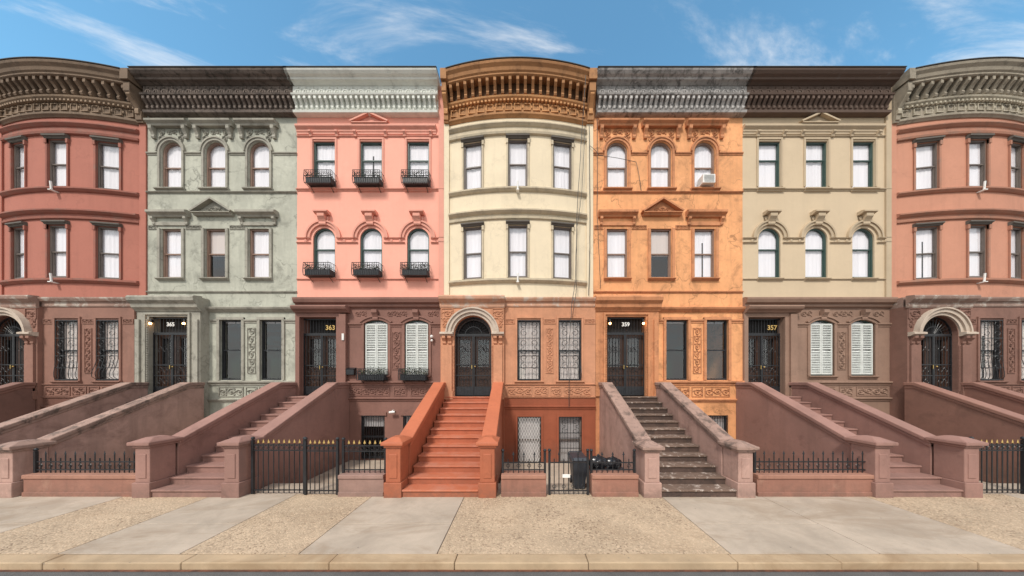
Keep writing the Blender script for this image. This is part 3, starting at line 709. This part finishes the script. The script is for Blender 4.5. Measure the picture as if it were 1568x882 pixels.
def bag(cx,cy,cz,s):
    g=G('trash_bag'); b=g('bag',M['bag'],0,True); n,m=28,16; vs=[];fs=[]
    for i in range(m+1):
        t=math.pi*i/m
        for j in range(n):
            a=2*math.pi*j/n; r=s*(1+.1*math.sin(5*a+3*t)+.07*math.sin(11*a-2*t)); vs.append((cx+r*1.2*math.sin(t)*math.cos(a),cy+r*.8*math.sin(t)*math.sin(a),cz+r*.75*math.cos(t)+(.06 if i==0 else 0)))
    for i in range(m):
        for j in range(n): fs.append((i*n+j,i*n+(j+1)%n,(i+1)*n+(j+1)%n,(i+1)*n+j))
    b.add(vs,fs); tube(g('tied_neck',M['bag']),[(cx,cy,cz+s*.7),(cx+.03,cy,cz+s*.95)],.035); g.done()
g=G('storage_bench'); box(g('box',M['plastic'],.02),1.75,2.6,-3.7,-3.32,-.01,.42); box(g('lid',M['plastic'],.01),1.72,2.63,-3.73,-3.3,.422,.46); g.done()
bag(1.98,-3.5,.6,.2); bag(2.35,-3.5,.58,.18)
def seccam(x,y,z):
    g=G('security_camera'); b=g('housing',M['white'],.006); tube(g('bracket',M['white']),[(x,y,z+.06),(x,y-.12,z+.06),(x,y-.14,z)],.014)
    tube(b,[(x-.1,y-.16,z-.02),(x+.12,y-.16,z+.0)],.045,10); tube(g('lens',M['bag']),[(x+.12,y-.16,z),(x+.13,y-.16,z)],.035,10); g.done()
seccam(-4.85,-.0,1.5)
g=G('flood_light'); sphere(g('lamp_heads',M['white']),(-3.36,-.12,4.35),.06); sphere(g('lamp_heads',M['white']),(-3.36,-.1,4.2),.05); tube(g('bracket',M['iron']),[(-3.36,.0,4.28),(-3.36,-.1,4.28),(-3.36,-.1,4.2)],.015); g.done()
g=G('mailbox'); b=g('box',M['iron'],.01); box(b,-6.65,-6.3,-.14,-.0,2.9,3.12); prism_yz(g('lid',M['iron']),[(-.16,3.12),(0,3.12),(0,3.18)],-6.67,-6.28); g.done()
g=G('intercom_box'); box(g('box',M['white'],.005),-6.72,-6.64,-.2,-.16,4.2,4.45) ; g.done()
g=G('gate_sign'); box(g('plate',M['white'],.003),.98,1.16,-4.1,-4.085,.42,.5); g.done()
def cable(pts,r=.012):
    g=G('utility_cable'); P=[]
    for (a,b_) in zip(pts,pts[1:]):
        for i in range(8):
            t=i/8; P.append((a[0]+(b_[0]-a[0])*t+random.uniform(-.008,.008),a[1]+(b_[1]-a[1])*t-.03*math.sin(math.pi*t),a[2]+(b_[2]-a[2])*t))
    P.append(pts[-1]); tube(g('cable',M['cable']),P,r,5); g.done()
cable([(2.35,-.6,13.7),(2.3,-.3,12.2),(2.1,-.3,9.0),(2.02,-.36,6.3),(1.85,-.6,5.5),(1.75,-.55,3.8),(1.78,-.45,1.7)],.012)
cable([(2.42,-.25,12.2),(2.28,-.25,9.6),(2.1,-.3,8.4),(2.06,-.35,6.0),(1.95,-.6,5.5),(1.9,-.4,5.0)],.01)
cable([(2.6,-.12,12.3),(2.62,-.12,8.0),(2.58,-.12,5.9)],.014)
cable([(2.9,-.1,12.6),(2.92,-.05,9.0),(3.05,-.03,6.2)],.01)
cable([(2.62,-.1,11.6),(3.0,-.06,11.25),(4.4,-.06,11.0),(4.6,-.06,9.9)],.009)
# ---------------------------------------------------------------- ground
def sheet(name,x0,x1,y0,y1,z,mat,parent=None,th=0):
    b=MB(name,mat)
    if th: box(b,x0,x1,y0,y1,z-th,z)
    else: b.add([(x0,y0,z),(x1,y0,z),(x1,y1,z),(x0,y1,z)],[(0,1,2,3)])
    return b.obj(parent)
def asphalt():
    m=N('asphalt'); col=m.mix(m.ramp(m.noise(1.2,6,.7),.3,.7),(.07,.067,.066,1),(.13,.125,.12,1)); col=m.mix(m.ramp(m.noise(120,2),.55,.7),col,(.24,.22,.21,1))
    m.link(col,m.p.inputs['Base Color']); m.p.inputs['Roughness'].default_value=.85; m.bump(m.noise(150,3),.6,.01); return m.m
def concrete(name,c,agg,blot=.45):
    m=N(name)
    col=m.mix(m.ramp(m.noise(1.1,7,.7,None,.4),.35,.68),k(c,.78),k(c,1.1))
    col=m.mix(m.ramp(m.noise(.5,7,.7,m.map((1,2.6,1)),.8),.5,.66,0,blot),col,(c[0]*.66,c[1]*.6,c[2]*.54,1))
    if agg:
        v=m.n.new('ShaderNodeTexVoronoi'); v.inputs['Scale'].default_value=38; m.link(m.co,v.inputs['Vector'])
        s=m.ramp(v.outputs['Distance'],.1,.55); col=m.mix(m.math('MULTIPLY',s,.3),col,k(c,.5))
        hs=m.n.new('ShaderNodeSeparateColor'); m.link(v.outputs['Color'],hs.inputs[0])
        pit=m.math('MULTIPLY',m.ramp(hs.outputs[0],.76,.86,0,.8),m.ramp(m.noise(.8,6,.7),.4,.62,.12,1))
        col=m.mix(pit,col,(.15,.095,.06,1)); col=m.mix(m.ramp(hs.outputs[1],.75,.95,0,.5),col,k(c,1.25))
        m.bump(m.math('ADD',m.math('MULTIPLY',v.outputs['Distance'],-1),m.noise(14,4)),.6,.012)
    else:
        col=m.mix(m.ramp(m.noise(160,2,.5),.55,.75,0,.4),col,k(c,.6)); m.bump(m.math('ADD',m.noise(110,3),m.noise(6,5)),.3,.008)
    v2=m.n.new('ShaderNodeTexVoronoi'); v2.inputs['Scale'].default_value=3.2; m.link(m.co,v2.inputs['Vector'])
    col=m.mix(m.ramp(v2.outputs['Distance'],.035,.05,.55,0),col,(.12,.1,.09,1))
    v3=m.n.new('ShaderNodeTexVoronoi'); v3.inputs['Scale'].default_value=11; m.link(m.co,v3.inputs['Vector'])
    col=m.mix(m.ramp(v3.outputs['Distance'],.03,.06,.5,0),col,(.16,.12,.09,1))
    m.link(col,m.p.inputs['Base Color']); m.p.inputs['Roughness'].default_value=.88; return m.m
AG=concrete('exposed_aggregate',L(196,173,146),True); CO=concrete('smooth_concrete',L(184,169,152),False,.7); KE=concrete('kerb_stone',L(184,160,130),False,.8)
sheet('ground',-900,900,-900,900,-.9,plain('earth',(.16,.14,.11,1),.95))
sheet('road',-300,300,-90,-6.45,-.1,asphalt())
jm=plain('joint_dirt',(.07,.055,.045,1),.95)
e=bpy.data.objects.new('sidewalk',None); sc.collection.objects.link(e)
sheet('bed',-120,120,-6.24,-4.0,-.012,jm,e)
ag=MB('aggregate_slabs',AG,.006); co=MB('smooth_slabs',CO,.006)
def slabs(b,x0,x1,ys):
    for a,c in zip(ys,ys[1:]): box(b,x0+.006,x1-.006,a+.006,c-.006,-.06,random.uniform(-.001,.002))
edges=[-60,-45,-32,-26,-20,-17,-14,-11.5,-9.2,-7.2,-5.3,-3.45,-1.3,3.27,5.6,8.0,11.4,14,17,20,26,34,46,60]
for i,(a,c) in enumerate(zip(edges,edges[1:])):
    if a in (-1.3,-5.3,-9.2,8.0,14,-17) or abs(a)>19: slabs(ag,a,c,[-6.235,-4.0])
    else: slabs(co,a,c,[-6.235,-5.35,-4.0] if i%2 else [-6.235,-4.0])
ag.obj(e); co.obj(e)
kb=G('kerb'); b=kb('kerb_stones',KE,.015)
x=-60
while x<60:
    l=random.uniform(1.3,2.6); box(b,x+.004,x+l-.004,-6.45+random.uniform(-.006,.006),-6.24,-.3,.003+random.uniform(-.004,.004)); x+=l
kb.done()
gut=stucco('gutter_rust',L(120,74,52),.25,.1,L(60,40,30),.7,.42,.6,sscale=6)
sheet('gutter',-120,120,-6.5,-6.46,-.094,gut)
a=G('areaway_paving'); b=a('paving',CO)
for ox in (-17.05,0,17.05):
    for x0,x1 in ((-6.5,-3.1),(-.6,2.9),(5.3,8.6)): box(b,x0+ox,x1+ox,-3.29,-.02,-.6,-.36); box(b,x0+ox,x1+ox,-4.12,-3.3,-.3,-.01)
a.done()
# ---------------------------------------------------------------- sky, light, camera
EL,RO=48,202
w=bpy.data.worlds.new('World'); sc.world=w; w.use_nodes=True; nt=w.node_tree; nn=nt.nodes; bg=nn['Background']
sk=nn.new('ShaderNodeTexSky'); sk.sky_type='NISHITA'; sk.sun_disc=False; sk.sun_elevation=math.radians(EL); sk.sun_rotation=math.radians(RO)
sk.air_density=1.0; sk.dust_density=.6; sk.ozone_density=1.6
tc=nn.new('ShaderNodeTexCoord'); sep=nn.new('ShaderNodeSeparateXYZ'); nt.links.new(tc.outputs['Generated'],sep.inputs[0])
def mth(op,a,b):
    m=nn.new('ShaderNodeMath'); m.operation=op
    for i,v in ((0,a),(1,b)):
        if isinstance(v,(int,float)): m.inputs[i].default_value=v
        else: nt.links.new(v,m.inputs[i])
    return m.outputs[0]
def mrange(f,a,b,c=0,d=1):
    m=nn.new('ShaderNodeMapRange'); m.interpolation_type='SMOOTHSTEP'
    for i,v in ((1,a),(2,b),(3,c),(4,d)): m.inputs[i].default_value=v
    nt.links.new(f,m.inputs[0]); return m.outputs[0]
zz=mth('MAXIMUM',sep.outputs[2],.06); u=mth('DIVIDE',sep.outputs[0],zz); v=mth('DIVIDE',sep.outputs[1],zz)
cmb=nn.new('ShaderNodeCombineXYZ'); nt.links.new(mth('ADD',u,mth('MULTIPLY',v,.5)),cmb.inputs[0]); nt.links.new(mth('MULTIPLY',mth('SUBTRACT',v,mth('MULTIPLY',u,.25)),3.0),cmb.inputs[1])
no=nn.new('ShaderNodeTexNoise'); no.inputs['Scale'].default_value=1.15; no.inputs['Detail'].default_value=10; no.inputs['Roughness'].default_value=.62; no.inputs['Distortion'].default_value=.5
nt.links.new(cmb.outputs[0],no.inputs['Vector'])
wisps=mrange(no.outputs['Fac'],.5,.76,0,.85)
# unseen bright cloud cover added behind the camera to lift facade light and reflections
fill_clouds=mth('MULTIPLY',mrange(sep.outputs[1],.2,-.35),mrange(no.outputs['Fac'],.3,.6,.75,1))
fac=mth('MAXIMUM',wisps,fill_clouds)
tint=nn.new('ShaderNodeMix'); tint.data_type='RGBA'; tint.blend_type='MULTIPLY'; tint.inputs[0].default_value=1; nt.links.new(sk.outputs[0],tint.inputs[6]); tint.inputs[7].default_value=(1.35,2.05,1.95,1)
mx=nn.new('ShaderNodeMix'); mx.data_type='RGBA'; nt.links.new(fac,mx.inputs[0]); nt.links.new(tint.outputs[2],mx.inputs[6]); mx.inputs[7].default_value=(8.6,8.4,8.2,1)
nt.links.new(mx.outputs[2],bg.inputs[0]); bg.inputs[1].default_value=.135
sd=bpy.data.lights.new('sun','SUN'); sd.energy=3.1; sd.angle=math.radians(9); sd.color=(1,.94,.86)
so=bpy.data.objects.new('sun',sd); sc.collection.objects.link(so)
el,ro=math.radians(EL),math.radians(RO)
d=Vector((math.sin(ro)*math.cos(el),math.cos(ro)*math.cos(el),math.sin(el))); so.rotation_euler=d.to_track_quat('Z','Y').to_euler(); so.location=d*40
cam=bpy.data.cameras.new('camera'); co_=bpy.data.objects.new('camera',cam); sc.collection.objects.link(co_)
co_.location=(0,-10.5,2.7); co_.rotation_euler=(math.pi/2,0,0); cam.sensor_width=36; cam.lens=36*420/1568
cam.shift_x=-13/1568; cam.shift_y=141/1568; cam.clip_end=3000; cam.clip_start=.05
sc.camera=co_
sc.view_settings.view_transform='Standard'; sc.view_settings.look='None'; sc.view_settings.exposure=0
